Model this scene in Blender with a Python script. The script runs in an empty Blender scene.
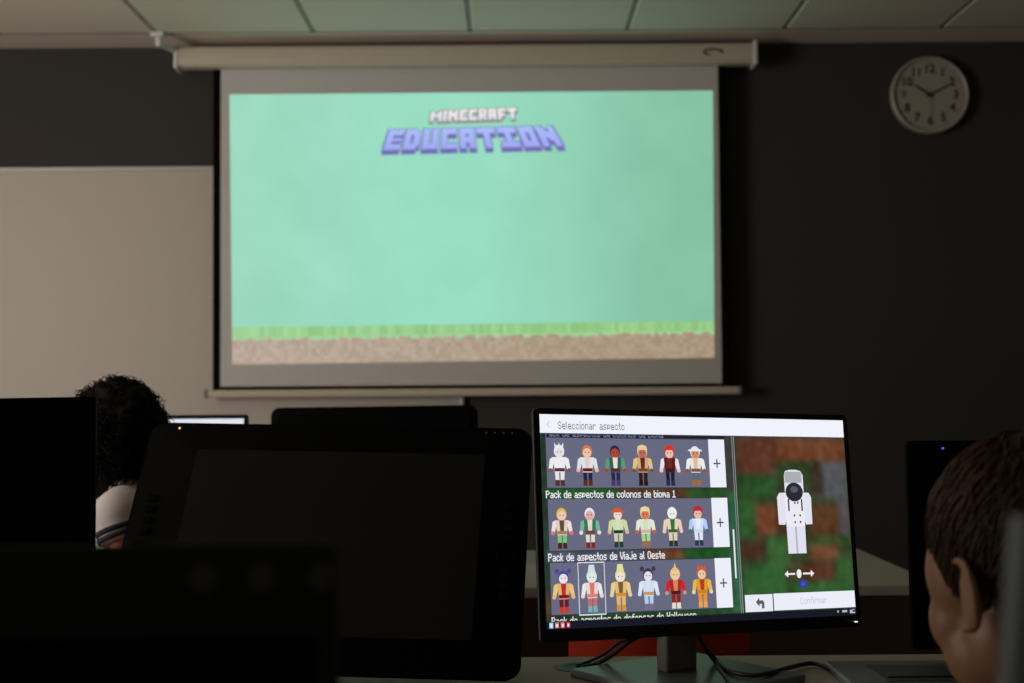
import bpy, bmesh, math, random
from mathutils import Vector, Matrix, noise
PI = math.pi
SC = bpy.context.scene
COL = SC.collection

# ---------------------------------------------------------------- camera geometry
F, PITCH, YAW, ROLL = 1390.2, .0418, .0003, -.0072
CAM = Vector((0, 0, 1.16))
DESK = .74
_fw = Vector((math.sin(YAW)*math.cos(PITCH), math.cos(YAW)*math.cos(PITCH), math.sin(PITCH)))
_r0 = Vector((math.cos(YAW), -math.sin(YAW), 0)); _u0 = _r0.cross(_fw)
_r = math.cos(ROLL)*_r0 + math.sin(ROLL)*_u0
_u = -math.sin(ROLL)*_r0 + math.cos(ROLL)*_u0
def ray(x, y): return _fw*F + _r*(x-512) - _u*(y-341.5)
def at(x, y, Y):
    d = ray(x, y); return CAM + d*(Y/d.y)
def at_z(x, y, z):
    d = ray(x, y); return CAM + d*((z-CAM.z)/d.z)

cam_data = bpy.data.cameras.new('camera'); cam = bpy.data.objects.new('camera', cam_data); COL.objects.link(cam)
M3 = Matrix((_r, _u, -_fw)).transposed()
cam.matrix_world = Matrix.Translation(CAM) @ M3.to_4x4()
cam_data.sensor_width = 36; cam_data.lens = F*36/1024; cam_data.clip_start = .02
cam_data.dof.use_dof = True; cam_data.dof.focus_distance = 2.02; cam_data.dof.aperture_fstop = 5.2
SC.camera = cam

# ---------------------------------------------------------------- helpers
def lin(c):
    out = []
    for v in c[:3]:
        v = v/255.0
        out.append(v/12.92 if v <= .04045 else ((v+.055)/1.055)**2.4)
    return tuple(out)

MATS = {}
def mat(name, rgb, rough=.6, metal=0, vary=.06, scale=30, bump=0, spec=.5, emit=None, strength=1, coat=0):
    m = bpy.data.materials.new(name); m.use_nodes = True
    nt = m.node_tree; b = nt.nodes['Principled BSDF']
    c = lin(rgb)
    b.inputs['Roughness'].default_value = rough; b.inputs['Metallic'].default_value = metal
    b.inputs['Specular IOR Level'].default_value = spec
    b.inputs['Coat Weight'].default_value = coat
    tc = nt.nodes.new('ShaderNodeTexCoord'); nz = nt.nodes.new('ShaderNodeTexNoise')
    nz.inputs['Scale'].default_value = scale; nz.inputs['Detail'].default_value = 4
    nt.links.new(tc.outputs['Object'], nz.inputs['Vector'])
    rp = nt.nodes.new('ShaderNodeValToRGB')
    rp.color_ramp.elements[0].color = (*[max(0, v*(1-vary)) for v in c], 1)
    rp.color_ramp.elements[1].color = (*[min(1, v*(1+vary)) for v in c], 1)
    nt.links.new(nz.outputs['Fac'], rp.inputs['Fac']); nt.links.new(rp.outputs['Color'], b.inputs['Base Color'])
    if bump:
        bp = nt.nodes.new('ShaderNodeBump'); bp.inputs['Strength'].default_value = bump; bp.inputs['Distance'].default_value = .002
        nt.links.new(nz.outputs['Fac'], bp.inputs['Height']); nt.links.new(bp.outputs['Normal'], b.inputs['Normal'])
    if emit:
        b.inputs['Emission Color'].default_value = (*lin(emit), 1); b.inputs['Emission Strength'].default_value = strength
    MATS[name] = m
    return m

def screen_mat(name, strength=1.0, speckle=0, sscale=200):
    """A lit picture: emission colour per face from the mesh's own colour attribute."""
    m = bpy.data.materials.new(name); m.use_nodes = True
    nt = m.node_tree; b = nt.nodes['Principled BSDF']
    b.inputs['Base Color'].default_value = (.01, .01, .01, 1); b.inputs['Roughness'].default_value = .35
    b.inputs['Specular IOR Level'].default_value = .2
    a = nt.nodes.new('ShaderNodeAttribute'); a.attribute_name = 'Col'
    out = a.outputs['Color']
    if speckle:
        tc = nt.nodes.new('ShaderNodeTexCoord'); nz = nt.nodes.new('ShaderNodeTexNoise'); nz.inputs['Scale'].default_value = sscale
        nt.links.new(tc.outputs['Object'], nz.inputs['Vector'])
        mr = nt.nodes.new('ShaderNodeMapRange'); mr.inputs['To Min'].default_value = 1-speckle; mr.inputs['To Max'].default_value = 1+speckle
        nt.links.new(nz.outputs['Fac'], mr.inputs['Value'])
        vm = nt.nodes.new('ShaderNodeVectorMath'); vm.operation = 'SCALE'
        nt.links.new(out, vm.inputs[0]); nt.links.new(mr.outputs['Result'], vm.inputs['Scale'])
        out = vm.outputs['Vector']
    nt.links.new(out, b.inputs['Emission Color']); b.inputs['Emission Strength'].default_value = strength
    return m

class MB:
    def __init__(s): s.bm = bmesh.new(); s.col = None; s.mi = 0
    def _fin(s, faces):
        for f in faces: f.material_index = s.mi
    def box(s, c, d, bevel=0, seg=2, M=None):
        r = bmesh.ops.create_cube(s.bm, size=1); vs = r['verts']
        for v in vs: v.co = Vector((v.co.x*d[0]+c[0], v.co.y*d[1]+c[1], v.co.z*d[2]+c[2]))
        fs = list({f for v in vs for f in v.link_faces}); s._fin(fs)
        if bevel:
            es = list({e for v in vs for e in v.link_edges})
            g = bmesh.ops.bevel(s.bm, geom=es, offset=bevel, segments=seg, affect='EDGES', profile=.5)
            s._fin(g['faces']); vs = list({v for f in g['faces'] for v in f.verts} | {v for v in vs if v.is_valid})
        if M is not None: bmesh.ops.transform(s.bm, matrix=M, verts=vs)
        return vs
    def poly(s, pts, M=None):
        vs = [s.bm.verts.new(M @ Vector(p) if M is not None else p) for p in pts]
        f = s.bm.faces.new(vs); f.material_index = s.mi; return f
    def prism(s, pts, y0, y1, bevel=0):
        """outline pts (x, z) extruded from y0 to y1"""
        a = [s.bm.verts.new((x, y0, z)) for x, z in pts]; b = [s.bm.verts.new((x, y1, z)) for x, z in pts]
        n = len(pts); fs = [s.bm.faces.new(a), s.bm.faces.new(b[::-1])]
        for i in range(n): fs.append(s.bm.faces.new((a[i], b[i], b[(i+1) % n], a[(i+1) % n])))
        s._fin(fs)
        if bevel:
            es = list({e for f in fs[:2] for e in f.edges})
            g = bmesh.ops.bevel(s.bm, geom=es, offset=bevel, segments=2, affect='EDGES', profile=.5); s._fin(g['faces'])
    def tube(s, pts, rad, n=10, caps=True):
        pts = [Vector(p) for p in pts]
        if not hasattr(rad, '__len__'): rad = [rad]*len(pts)
        rings = []; ref = None
        for i, p in enumerate(pts):
            t = (pts[min(i+1, len(pts)-1)] - pts[max(i-1, 0)]).normalized()
            if ref is None: ref = Vector((0, 0, 1)) if abs(t.z) < .9 else Vector((1, 0, 0))
            a = (ref - t*ref.dot(t)).normalized(); b = t.cross(a); ref = a
            rings.append([s.bm.verts.new(p + (a*math.cos(k*2*PI/n) + b*math.sin(k*2*PI/n))*rad[i]) for k in range(n)])
        fs = []
        for i in range(len(rings)-1):
            for k in range(n): fs.append(s.bm.faces.new((rings[i][k], rings[i][(k+1) % n], rings[i+1][(k+1) % n], rings[i+1][k])))
        if caps: fs += [s.bm.faces.new(rings[0][::-1]), s.bm.faces.new(rings[-1])]
        s._fin(fs)
    def lathe(s, prof, n=48, M=None):
        """profile of (radius, height) turned about local z"""
        rings = []
        for r, z in prof:
            rings.append([s.bm.verts.new((M or Matrix()) @ Vector((r*math.cos(k*2*PI/n), r*math.sin(k*2*PI/n), z))) for k in range(n)] if r > 1e-6 else [s.bm.verts.new((M or Matrix()) @ Vector((0, 0, z)))])
        fs = []
        for a, b in zip(rings, rings[1:]):
            for k in range(n):
                k2 = (k+1) % n
                if len(a) == 1 and len(b) == 1: continue
                if len(a) == 1: fs.append(s.bm.faces.new((a[0], b[k2], b[k])))
                elif len(b) == 1: fs.append(s.bm.faces.new((a[k], a[k2], b[0])))
                else: fs.append(s.bm.faces.new((a[k], a[k2], b[k2], b[k])))
        s._fin(fs)
    def ell(s, c, r, rot=None, u=20, v=14):
        M = Matrix.Translation(c) @ (rot.to_4x4() if rot is not None else Matrix()) @ Matrix.Diagonal((*r, 1))
        g = bmesh.ops.create_uvsphere(s.bm, u_segments=u, v_segments=v, radius=1, matrix=M)
        s._fin({f for w in g['verts'] for f in w.link_faces})
    def caps(s, a, b, ra, rb, n=14):
        """a tapered limb segment with round ends"""
        a, b = Vector(a), Vector(b)
        s.ell(a, (ra,)*3, u=n, v=10); s.ell(b, (rb,)*3, u=n, v=10); s.tube([a, b], [ra, rb], n)
    def build(s, name, mats, parent=None, smooth=False, loc=None, rot=None, voxel=0, soften=0):
        bmesh.ops.recalc_face_normals(s.bm, faces=s.bm.faces)
        me = bpy.data.meshes.new(name); s.bm.to_mesh(me); s.bm.free()
        for m in (mats if isinstance(mats, (list, tuple)) else [mats]): me.materials.append(m)
        o = bpy.data.objects.new(name, me); COL.objects.link(o)
        if voxel:
            md = o.modifiers.new('r', 'REMESH'); md.mode = 'VOXEL'; md.voxel_size = voxel
            if soften:
                sm = o.modifiers.new('s', 'SMOOTH'); sm.factor = .5; sm.iterations = soften
            bpy.context.view_layer.update()
            ev = o.evaluated_get(bpy.context.evaluated_depsgraph_get())
            me2 = bpy.data.meshes.new_from_object(ev); o.modifiers.clear(); o.data = me2; bpy.data.meshes.remove(me); me = me2; me.name = name
            if not me.materials:
                for m in (mats if isinstance(mats, (list, tuple)) else [mats]): me.materials.append(m)
            smooth = True
        if smooth:
            for p in me.polygons: p.use_smooth = True
        if parent is not None: o.parent = parent
        if loc is not None: o.location = loc
        if rot is not None: o.rotation_euler = rot
        return o

def tag(o, label=None, cat=None, group=None, kind=None):
    if label: o['label'] = label
    if cat: o['category'] = cat
    if group: o['group'] = group
    if kind: o['kind'] = kind
    return o
def empty(name, loc, rz=0, label=None, cat=None, group=None):
    o = bpy.data.objects.new(name, None); COL.objects.link(o); o.empty_display_size = .1
    o.location = loc; o.rotation_euler = (0, 0, rz); tag(o, label, cat, group); return o
def sharp(o, ang=35):
    """smooth shading with sharp edges above the angle"""
    me = o.data
    for p in me.polygons: p.use_smooth = True
    bm = bmesh.new(); bm.from_mesh(me)
    for e in bm.edges:
        if len(e.link_faces) == 2 and e.calc_face_angle(0) > math.radians(ang): e.smooth = False
    bm.to_mesh(me); bm.free(); return o

class Sheet:
    """flat lit picture: coloured cells in picture units (u right, v down), one mesh, colour attribute 'Col'"""
    def __init__(s, place): s.v = []; s.f = []; s.c = []; s.place = place
    def poly(s, pts, rgb, layer=1, cols=None):
        b = len(s.v)
        for u, v in pts: s.v.append(s.place(u, v, layer))
        s.f.append(tuple(range(b, b+len(pts))))
        s.c += [(*lin(k), 1) for k in cols] if cols else [(*lin(rgb), 1)]*len(pts)
    def rect(s, x0, y0, x1, y1, rgb, layer=1): s.poly([(x0, y0), (x0, y1), (x1, y1), (x1, y0)], rgb, layer)
    def disc(s, x, y, rx, ry, rgb, layer=1, n=16): s.poly([(x+rx*math.sin(k*2*PI/n), y+ry*math.cos(k*2*PI/n)) for k in range(n)], rgb, layer)
    def field(s, x0, y0, x1, y1, nx, ny, fn, layer=0):
        for i in range(nx):
            for j in range(ny):
                a, b = x0+(x1-x0)*i/nx, x0+(x1-x0)*(i+1)/nx; c, d = y0+(y1-y0)*j/ny, y0+(y1-y0)*(j+1)/ny
                P = [(a, c), (a, d), (b, d), (b, c)]
                s.poly(P, None, layer, [fn(*q) for q in P])
    def build(s, name, m, parent):
        me = bpy.data.meshes.new(name); me.from_pydata(s.v, [], s.f)
        at_ = me.color_attributes.new('Col', 'FLOAT_COLOR', 'CORNER')
        for i, c in enumerate(s.c): at_.data[i].color = c
        me.materials.append(m); me.update()
        o = bpy.data.objects.new(name, me); COL.objects.link(o); o.parent = parent; return o

# ---------------------------------------------------------------- pixel lettering
FONT = {
'S': '01110 10001 10000 01110 00001 10001 01110', 'P': '11110 10001 10001 11110 10000 10000 10000',
'V': '10001 10001 10001 10001 01010 01010 00100', 'O': '01110 10001 10001 10001 10001 10001 01110',
'C': '01110 10001 10000 10000 10000 10001 01110', 'H': '10001 10001 10001 11111 10001 10001 10001',
'a': '00000 00000 01110 00001 01111 10001 01111', 'b': '10000 10000 10110 11001 10001 10001 11110',
'c': '00000 00000 01110 10001 10000 10001 01110', 'd': '00001 00001 01101 10011 10001 10001 01111',
'e': '00000 00000 01110 10001 11111 10000 01111', 'f': '0011 0100 1111 0100 0100 0100 0100',
'i': '1 0 1 1 1 1 1', 'j': '00001 00000 00001 00001 00001 10001 01110', 'k': '1000 1000 1001 1010 1100 1010 1001',
'l': '10 10 10 10 10 10 01', 'm': '00000 00000 11010 10101 10101 10001 10001', 'n': '00000 00000 11110 10001 10001 10001 10001',
'o': '00000 00000 01110 10001 10001 10001 01110', 'p': '00000 00000 10110 11001 10001 11110 10000',
'r': '00000 00000 10110 11001 10000 10000 10000', 's': '00000 00000 01111 10000 01110 00001 11110',
't': '010 010 111 010 010 010 001', 'w': '00000 00000 10001 10001 10101 10101 01111', 'v': '00000 00000 10001 10001 10001 01010 00100',
'1': '00100 01100 00100 00100 00100 00100 11111', ' ': '000 000 000 000 000 000 000'}
CAPS = {
'M': '1000001 1100011 1110111 1111111 1101011 1100011 1100011', 'I': '11 11 11 11 11 11 11', 'N': '110011 111011 111111 111111 110111 110011 110011',
'E': '11111 11111 11000 11111 11000 11111 11111', 'C': '11111 11111 11000 11000 11000 11111 11111', 'R': '11111 11011 11011 11111 11110 11011 11011',
'A': '11111 11111 11011 11111 11111 11011 11011', 'F': '11111 11111 11000 11110 11110 11000 11000', 'T': '111111 111111 001100 001100 001100 001100 001100',
'D': '11110 11111 11011 11011 11011 11111 11110', 'U': '11011 11011 11011 11011 11011 11111 11111', 'O': '11111 11111 11011 11011 11011 11111 11111',
'i': '111111 111111 001100 001100 001100 111111 111111'}
def cells(text, font=FONT, gap=1):
    x = 0; out = []
    for ch in text:
        rows = font[ch].split(); w = len(rows[0])
        for j, row in enumerate(rows):
            k = 0
            while k < w:
                if row[k] == '1':
                    e = k
                    while e < w and row[e] == '1': e += 1
                    out.append((x+k, j, x+e, j+1)); k = e
                else: k += 1
        x += w+gap
    return out, x-gap
def write(sh, text, x0, x1, y0, h, rgb, layer=3, vmin=-1e9, vmax=1e9, grow=0):
    cs, w = cells(text); k = (x1-x0)/w; q = h/7
    for a, b, c, d in cs:
        t, e = y0+b*q, y0+d*q
        t, e = max(t, vmin), min(e, vmax)
        if e > t: sh.rect(x0+a*k-grow, t, x0+c*k+grow, e, rgb, layer)

# ---------------------------------------------------------------- materials
m_wall = mat('dark_grey_paint', (59, 56, 52), .9, scale=60, bump=.1)
m_sidewall = mat('side_wall_paint', (150, 142, 130), .9)
m_ceil = mat('ceiling_tile', (228, 214, 200), .95, scale=160, bump=.25)
m_tbar = mat('ceiling_grid_bar', (160, 156, 142), .8)
m_reveal = mat('shadow_gap_strip', (96, 92, 82), .9)
m_floor = mat('brown_floor', (112, 96, 80), .6, scale=12, vary=.15)
m_board = mat('whiteboard_enamel', (192, 182, 170), .5, vary=.02, scale=4)
m_alu = mat('brushed_aluminium', (186, 182, 172), .4, metal=.3)
m_case = mat('screen_housing_enamel', (204, 192, 174), .55)
m_cloth = mat('projection_cloth', (206, 202, 198), .95, vary=.02, scale=8)
m_black = mat('black_plastic', (17, 17, 17), .5, spec=.35, vary=.2)
m_black2 = mat('matt_black', (9, 9, 9), .85, spec=.06)
m_void = mat('deep_black_gloss', (4, 4, 4), .6, spec=.06)
m_soft = mat('charcoal_plastic', (40, 40, 38), .9, spec=.05)
m_dot = mat('button_grey', (66, 66, 64), .8, spec=.1)
m_pen = mat('pen_display_black', (8, 8, 8), .8, spec=.06)
m_bezel = mat('black_bezel', (8, 8, 9), .4, spec=.25)
m_glass = mat('dark_display_glass', (24, 23, 21), .6, spec=.15)
m_grey = mat('grey_plastic', (120, 122, 120), .5)
m_greyd = mat('dark_grey_plastic', (86, 88, 88), .45)
m_stand = mat('stand_grey', (112, 110, 106), .45)
m_base = mat('stand_base_grey', (96, 104, 102), .35)
m_desk = mat('pale_laminate', (172, 167, 154), .75, vary=.04, scale=50)
m_edge = mat('desk_edge_band', (150, 145, 134), .5)
m_brown = mat('dark_brown_board', (58, 44, 34), .6, scale=18, vary=.2)
m_steel = mat('painted_steel', (96, 96, 96), .4, metal=.6)
m_red = mat('red_plastic', (196, 58, 28), .45)
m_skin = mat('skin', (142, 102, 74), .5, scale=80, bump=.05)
m_skin2 = mat('skin_tan', (190, 122, 86), .5, scale=80, bump=.05)
m_hairb = mat('brown_hair', (66, 44, 29), .6, vary=.5, scale=90, spec=.2)
m_hairk = mat('black_hair', (17, 13, 11), .7, spec=.12, vary=.4, scale=60)
m_shirt = mat('white_cotton', (206, 200, 196), .9, scale=200, bump=.2)
m_navy = mat('navy_knit', (28, 30, 44), .9)
m_jean = mat('dark_denim', (36, 42, 58), .9, scale=200, bump=.2)
m_shoe = mat('dark_shoe', (40, 38, 38), .7)
m_white = mat('white_enamel', (222, 220, 214), .4)
m_dial = mat('clock_dial', (176, 166, 154), .7, vary=.02)
m_ink = mat('black_ink', (28, 26, 24), .7)
m_eye = mat('eye', (230, 226, 220), .2)
m_lip = mat('lips', (170, 96, 84), .5)
m_gcable = mat('black_rubber', (12, 12, 12), .5)
m_chair = mat('grey_shell', (108, 114, 116), .6)
m_shell = mat('pale_grey_shell', (122, 130, 131), .7)
m_led_o = mat('orange_light', (255, 170, 90), .4, emit=(255, 190, 120), strength=1.2)
m_led_w = mat('white_light', (255, 255, 255), .4, emit=(255, 250, 240), strength=1.4)
m_led_b = mat('blue_light', (80, 90, 220), .4, emit=(110, 110, 255), strength=.9)
m_mark = mat('faint_grey_print', (120, 118, 112), .6)

# ---------------------------------------------------------------- the room
H = CAM.z + 1.409; WY = 5.508; SEAM = 5.268; X0 = -1.3486
XL, XR = -3.6, 3.3
def struct(mb, name, mats): return tag(mb.build(name, mats), kind='structure')
b = MB(); b.box(((XL+XR)/2, 2.5, -.05), (XR-XL+.4, 6.6, .1)); struct(b, 'floor', m_floor)
b = MB(); b.box(((XL+XR)/2, WY+.06, H/2), (XR-XL+.4, .12, H+.4)); struct(b, 'wall_front', m_wall)
b = MB(); b.box((XL-.06, 2.5, H/2), (.12, 6.2, H)); struct(b, 'wall_left', m_sidewall)
b = MB(); b.box((XR+.06, 2.5, H/2), (.12, 6.2, H)); struct(b, 'wall_right', m_sidewall)
b = MB(); b.mi = 1; b.box(((XL+XR)/2, (SEAM-1.0)/2, H+.0295), (XR-XL+.4, SEAM+1.0, .05)); b.mi = 0
g = .009
k = -4
while X0+.6*k < XR:
    xa, xb = max(XL, X0+.6*k+g), min(XR, X0+.6*(k+1)-g)
    for j in range(0, 11):
        y1 = SEAM-.6*j-(.010 if j == 0 else g); y0 = SEAM-.6*(j+1)+g
        if xb > xa: b.box(((xa+xb)/2, (y0+y1)/2, H+.012), (xb-xa, y1-y0, .024), .003, 1)
    k += 1
b.mi = 2; b.box(((XL+XR)/2, SEAM-.004, H+.004), (XR-XL, .012, .006)); b.mi = 0
struct(b, 'ceiling', [m_ceil, m_tbar, m_reveal])
b = MB(); b.box(((XL+XR)/2, (SEAM+WY)/2+.003, H+.0205), (XR-XL, WY-SEAM-.004, .0235)); struct(b, 'trim_1', m_ceil)

# ---------------------------------------------------------------- whiteboard
wt, wb_ = at(100, 166.5, WY-.03).z, at(100, 166.5, WY-.03).z-1.22
wr = at(464, 400, WY-.03).x; wl = wr-2.42
wy = WY-.014
wb = empty('whiteboard', ((wl+wr)/2, WY, wb_), 0, 'large white whiteboard with thin pale frame on the dark wall, partly behind the projection screen', 'whiteboard')
W2, Hh = (wr-wl)/2, wt-wb_
b = MB(); b.box((0, -.012, Hh/2), (2*W2-.02, .016, Hh-.02)); b.build('writing_surface', m_board, wb)
b = MB()
for sx in (-1, 1): b.box((sx*(W2-.008), -.014, Hh/2), (.016, .024, Hh), .003)
for z in (.008, Hh-.008): b.box((0, -.014, z), (2*W2-.032, .024, .016), .003)
b.build('frame', m_alu, wb)
for sx in (-1, 1):
    b = MB(); b.box((sx*(W2-.012), -.017, .014), (.03, .03, .034), .006); b.build('corner_cap', m_grey, wb)

# ---------------------------------------------------------------- projection screen
SY = WY-.1
px = lambda x, y: at(x, y, SY)
tl, tr, bl, br = px(220.5, 60), px(718, 58), px(219.7, 386.5), px(722.3, 383)
cx = (tl.x+tr.x)/2; cx2 = (bl.x+br.x)/2
sl, sr = (tl.x+bl.x)/2, (tr.x+br.x)/2
sbot = (bl.z+br.z)/2; hz1 = at(466, 47.3, SY).z+.004; hz0 = at(466, 67.5, SY).z
ps = empty('projection_screen', ((sl+sr)/2, SY, sbot-.06), 0, 'pull-down projection screen hung from the ceiling, showing a bright green slide with a title', 'projection screen')
ox, oz = (sl+sr)/2, sbot-.06
L = lambda p: (p.x-ox, p.y-SY, p.z-oz)
hl, hr = at(180, 55, SY).x-ox, at(752, 52, SY).x-ox
b = MB(); prof = []
zc, hh = (hz0+hz1)/2-oz, (hz1-hz0)/2
for a in range(0, 16):
    t = a/16*2*PI; c, s_ = math.cos(t), math.sin(t)
    e = .45
    prof.append((math.copysign(abs(c)**e, c)*.045, zc+math.copysign(abs(s_)**e, s_)*hh))
va = [[b.bm.verts.new((x, y, z)) for y, z in prof] for x in (hl, hr)]
for i in range(16): b.bm.faces.new((va[0][i], va[0][(i+1) % 16], va[1][(i+1) % 16], va[1][i]))
b.bm.faces.new(va[0]); b.bm.faces.new(va[1][::-1])
house = sharp(b.build('housing', m_case, ps), 50)
for x, s_ in ((hl, -1), (hr, 1)):
    b = MB(); b.box((x+s_*.006, 0, zc), (.018, .1, hh*2+.012), .006); b.build('end_cap', m_white, house)
b = MB()
lg = at(713, 52, SY-.046); lx, lz = lg.x-ox, lg.z-oz
b.tube([(lx+.035*math.cos(t)*1.0, -.0465, lz+.012*math.sin(t)) for t in [(-.35+i*.18)*1.0 for i in range(28)]], [.0035]*24+[.003, .0025, .002, .0015], 6)
b.build('oval_mark', m_ink, house)
# cloth with black border
b = MB(); b.box((0, .012, (sbot+hz0)/2-oz), (sr-sl, .004, hz0-sbot+.03)); b.build('white_cloth', m_cloth, ps)
b = MB()
bw = .03
b.box((-(sr-sl)/2-bw/2, .012, (sbot+hz0)/2-oz-.012), (bw, .004, hz0-sbot+.06))
b.box(((sr-sl)/2+bw/2, .012, (sbot+hz0)/2-oz-.012), (bw, .004, hz0-sbot+.06))
b.box((0, .012, sbot-oz-.012), (sr-sl, .004, .024))
b.build('black_border', m_black2, ps)
barl, barr = at(206, 394, SY).x-ox, at(740, 392, SY).x-ox
zb = at(470, 392.2, SY).z-oz
b = MB(); b.box(((barl+barr)/2, .012, zb), (barr-barl, .026, .03), .008, 3); bbar = b.build('bottom_bar', m_case, ps)
for x in (barl, barr):
    b = MB(); b.box((x, .012, zb), (.02, .03, .036), .008); b.build('bar_end', m_grey, bbar)
b = MB()
p0 = L(at(158, 36, SEAM-.02)); p1 = (hl-.004, 0, zc+hh*.6)
b.tube([p0, (p0[0], p0[1], p0[2]-.03), p1], .011, 8); b.box((p0[0], p0[1], H-oz-.01), (.05, .05, .02), .005)
b.build('ceiling_bracket', m_white, ps)
b = MB()
p0 = (hr+.0, .06, H-oz-.004); b.tube([p0, (hr, .05, zc+hh*.6)], .01, 8); b.build('ceiling_bracket', m_white, ps)

# the slide thrown on the cloth; u 0..484, v 0..270
TL, TR, BL, BR = [L(at(x, y, SY)) for x, y in ((229, 94), (713.3, 90), (232, 364.5), (714.8, 357.5))]
def slide(u, v, layer):
    u, v = u/484, v/270
    x = (TL[0]*(1-u)+TR[0]*u)*(1-v)+(BL[0]*(1-u)+BR[0]*u)*v
    z = (TL[2]*(1-u)+TR[2]*u)*(1-v)+(BL[2]*(1-u)+BR[2]*u)*v
    return (x, .0092-.0003*layer, z)
sh = Sheet(slide)
def lerp(a, b, t): return tuple(a[i]+(b[i]-a[i])*t for i in range(3))
def smooth(t): t = max(0, min(1, t)); return t*t*(3-2*t)
def bgc(u, v):
    t = u/484
    c = lerp((154, 216, 190), (152, 221, 195), smooth(t*2.2)) if t < .45 else lerp((152, 221, 195), (134, 192, 162), smooth((t-.45)/.55))
    n = noise.noise(Vector((u*.016, v*.016, 3)))*5 + noise.noise(Vector((u*.05, v*.05, 9)))*2.5
    return tuple(max(0, k+n) for k in c)
sh.field(0, 0, 484, 233, 60, 30, bgc)
rng = random.Random(5)
x = 0
GY = 233
while x < 484:
    c = lerp((154, 206, 146), (146, 200, 130), x/484); d = rng.uniform(-9, 9)
    sh.rect(x, GY, min(484, x+4), 243, tuple(k+d for k in c), 0)
    dp = 243+rng.choice((1, 2, 3, 4))
    cc = tuple(k+rng.uniform(-6, 6) for k in (164, 206, 150))
    sh.rect(x, 243, min(484, x+4), dp, cc, 1)
    y = 243
    while y < 270:
        t = x/484; d = rng.uniform(-9, 9)
        c = lerp((182, 164, 150), (170, 150, 126), smooth(t))
        sh.rect(x, y, min(484, x+4), min(270, y+4), tuple(k+d for k in c), 0); y += 4
    x += 4
def block_title(text, q, rgb_top, rgb_bot, side, drop, layer):
    """blocky lettering between the four corners q (tl, tr, bl, br), with a darker thickness below it"""
    (ax, ay), (bx, by), (cx_, cy), (dx, dy) = q
    cs, w = cells(text, CAPS, 1)
    def P(i, j):
        u, v = i/w, j/7
        return ((ax*(1-u)+bx*u)*(1-v)+(cx_*(1-u)+dx*u)*v, (ay*(1-u)+by*u)*(1-v)+(cy*(1-u)+dy*u)*v)
    for a, b_, c, d in cs:
        pts = [P(a, b_), P(a, d), P(c, d), P(c, b_)]
        cxm = (ax+bx)/2
        sh.poly([(p[0]+(p[0]-cxm)*.012+gx, p[1]+gy) for p, gx, gy in zip(pts, (-.8, -.8, .8, .8), (-.8, drop, drop, -.8))], side, layer)
        t0, t1 = b_/7, d/7
        sh.poly(pts, None, layer+1, [lerp(rgb_top, rgb_bot, t0), lerp(rgb_top, rgb_bot, t1), lerp(rgb_top, rgb_bot, t1), lerp(rgb_top, rgb_bot, t0)])
block_title('MINECRAFT', ((202, 18), (287, 16), (200.5, 29), (288.5, 27)), (238, 236, 238), (228, 228, 232), (140, 138, 140), 3.0, 1)
CAPS_I = CAPS['I']; CAPS['I'] = CAPS['i']
block_title('EDUCATION', ((160, 37), (322, 34.5), (153, 57.5), (334, 55)), (172, 190, 250), (160, 168, 240), (112, 108, 178), 5.0, 3)
CAPS['I'] = CAPS_I
sh.build('projected_slide', screen_mat('projected_light', 1.0), ps)

# ---------------------------------------------------------------- wall clock
cc = at(929.7, 95, WY-.03); CR = 39.6*(WY-.03)/F
ck = empty('wall_clock', (cc.x, WY, cc.z), 0, 'round wall clock with silver rim and pale dial on the dark wall', 'clock')
RX = Matrix.Rotation(PI/2, 4, 'X')            # lathe axis towards the room
b = MB(); b.lathe([(0, 0), (CR*.97, 0), (CR, .012), (CR, .03), (CR*.975, .042), (CR*.945, .044), (CR*.925, .040), (CR*.92, .030)], 64, RX)
b.build('rim', m_alu, ck, smooth=True)
b = MB(); b.lathe([(0, .032), (CR*.925, .032)], 64, RX); b.build('dial', m_dial, ck)
b = MB()
for i in range(60):
    a = i*PI/30; r0, r1, w = (.8, .87, .0022) if i % 5 == 0 else (.83, .87, .0009)
    M = Matrix.Rotation(-a, 4, 'Y')
    b.box((0, -.0326, CR*(r0+r1)/2), (w, .0006, CR*(r1-r0)), M=M)
b.build('minute_track', m_ink, ck)
def text_mesh(t, size):
    c = bpy.data.curves.new('t', 'FONT'); c.body = t; c.size = size; c.align_x = 'CENTER'; c.align_y = 'CENTER'; c.offset = size*(.0 if t == '9' else .03)
    o = bpy.data.objects.new('t', c); COL.objects.link(o); bpy.context.view_layer.update()
    me = bpy.data.meshes.new_from_object(o.evaluated_get(bpy.context.evaluated_depsgraph_get()))
    bpy.data.objects.remove(o); bpy.data.curves.remove(c); return me
for i in range(1, 13):
    b = MB(); a = i*PI/6; me = text_mesh(str(i), CR*.30)
    n0 = len(b.bm.verts); b.bm.from_mesh(me); b.bm.verts.ensure_lookup_table(); bpy.data.meshes.remove(me)
    for v in b.bm.verts[n0:]: v.co = Vector((v.co.x+CR*.665*math.sin(a), -.0327, v.co.y+CR*.665*math.cos(a)))
    b.build('numeral', m_ink, ck)
def hand(name, ang, ln, tail, w, y):
    b = MB(); b.prism([(-w, -tail), (w, -tail), (w*.8, ln*.8), (0, ln), (-w*.8, ln*.8)], y, y-.0012)
    o = b.build(name, m_ink, ck); o.rotation_euler = (0, ang, 0); return o
hand('hour_hand', math.radians(-57), CR*.5, CR*.1, .0046, -.0345)
hand('minute_hand', math.radians(62), CR*.66, CR*.12, .0034, -.0365)
hand('second_hand', math.radians(178), CR*.72, CR*.15, .0008, -.0385)
b = MB(); b.lathe([(0, .041), (.005, .041), (.006, .032)], 16, RX); b.build('hub', m_ink, ck)

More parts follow.
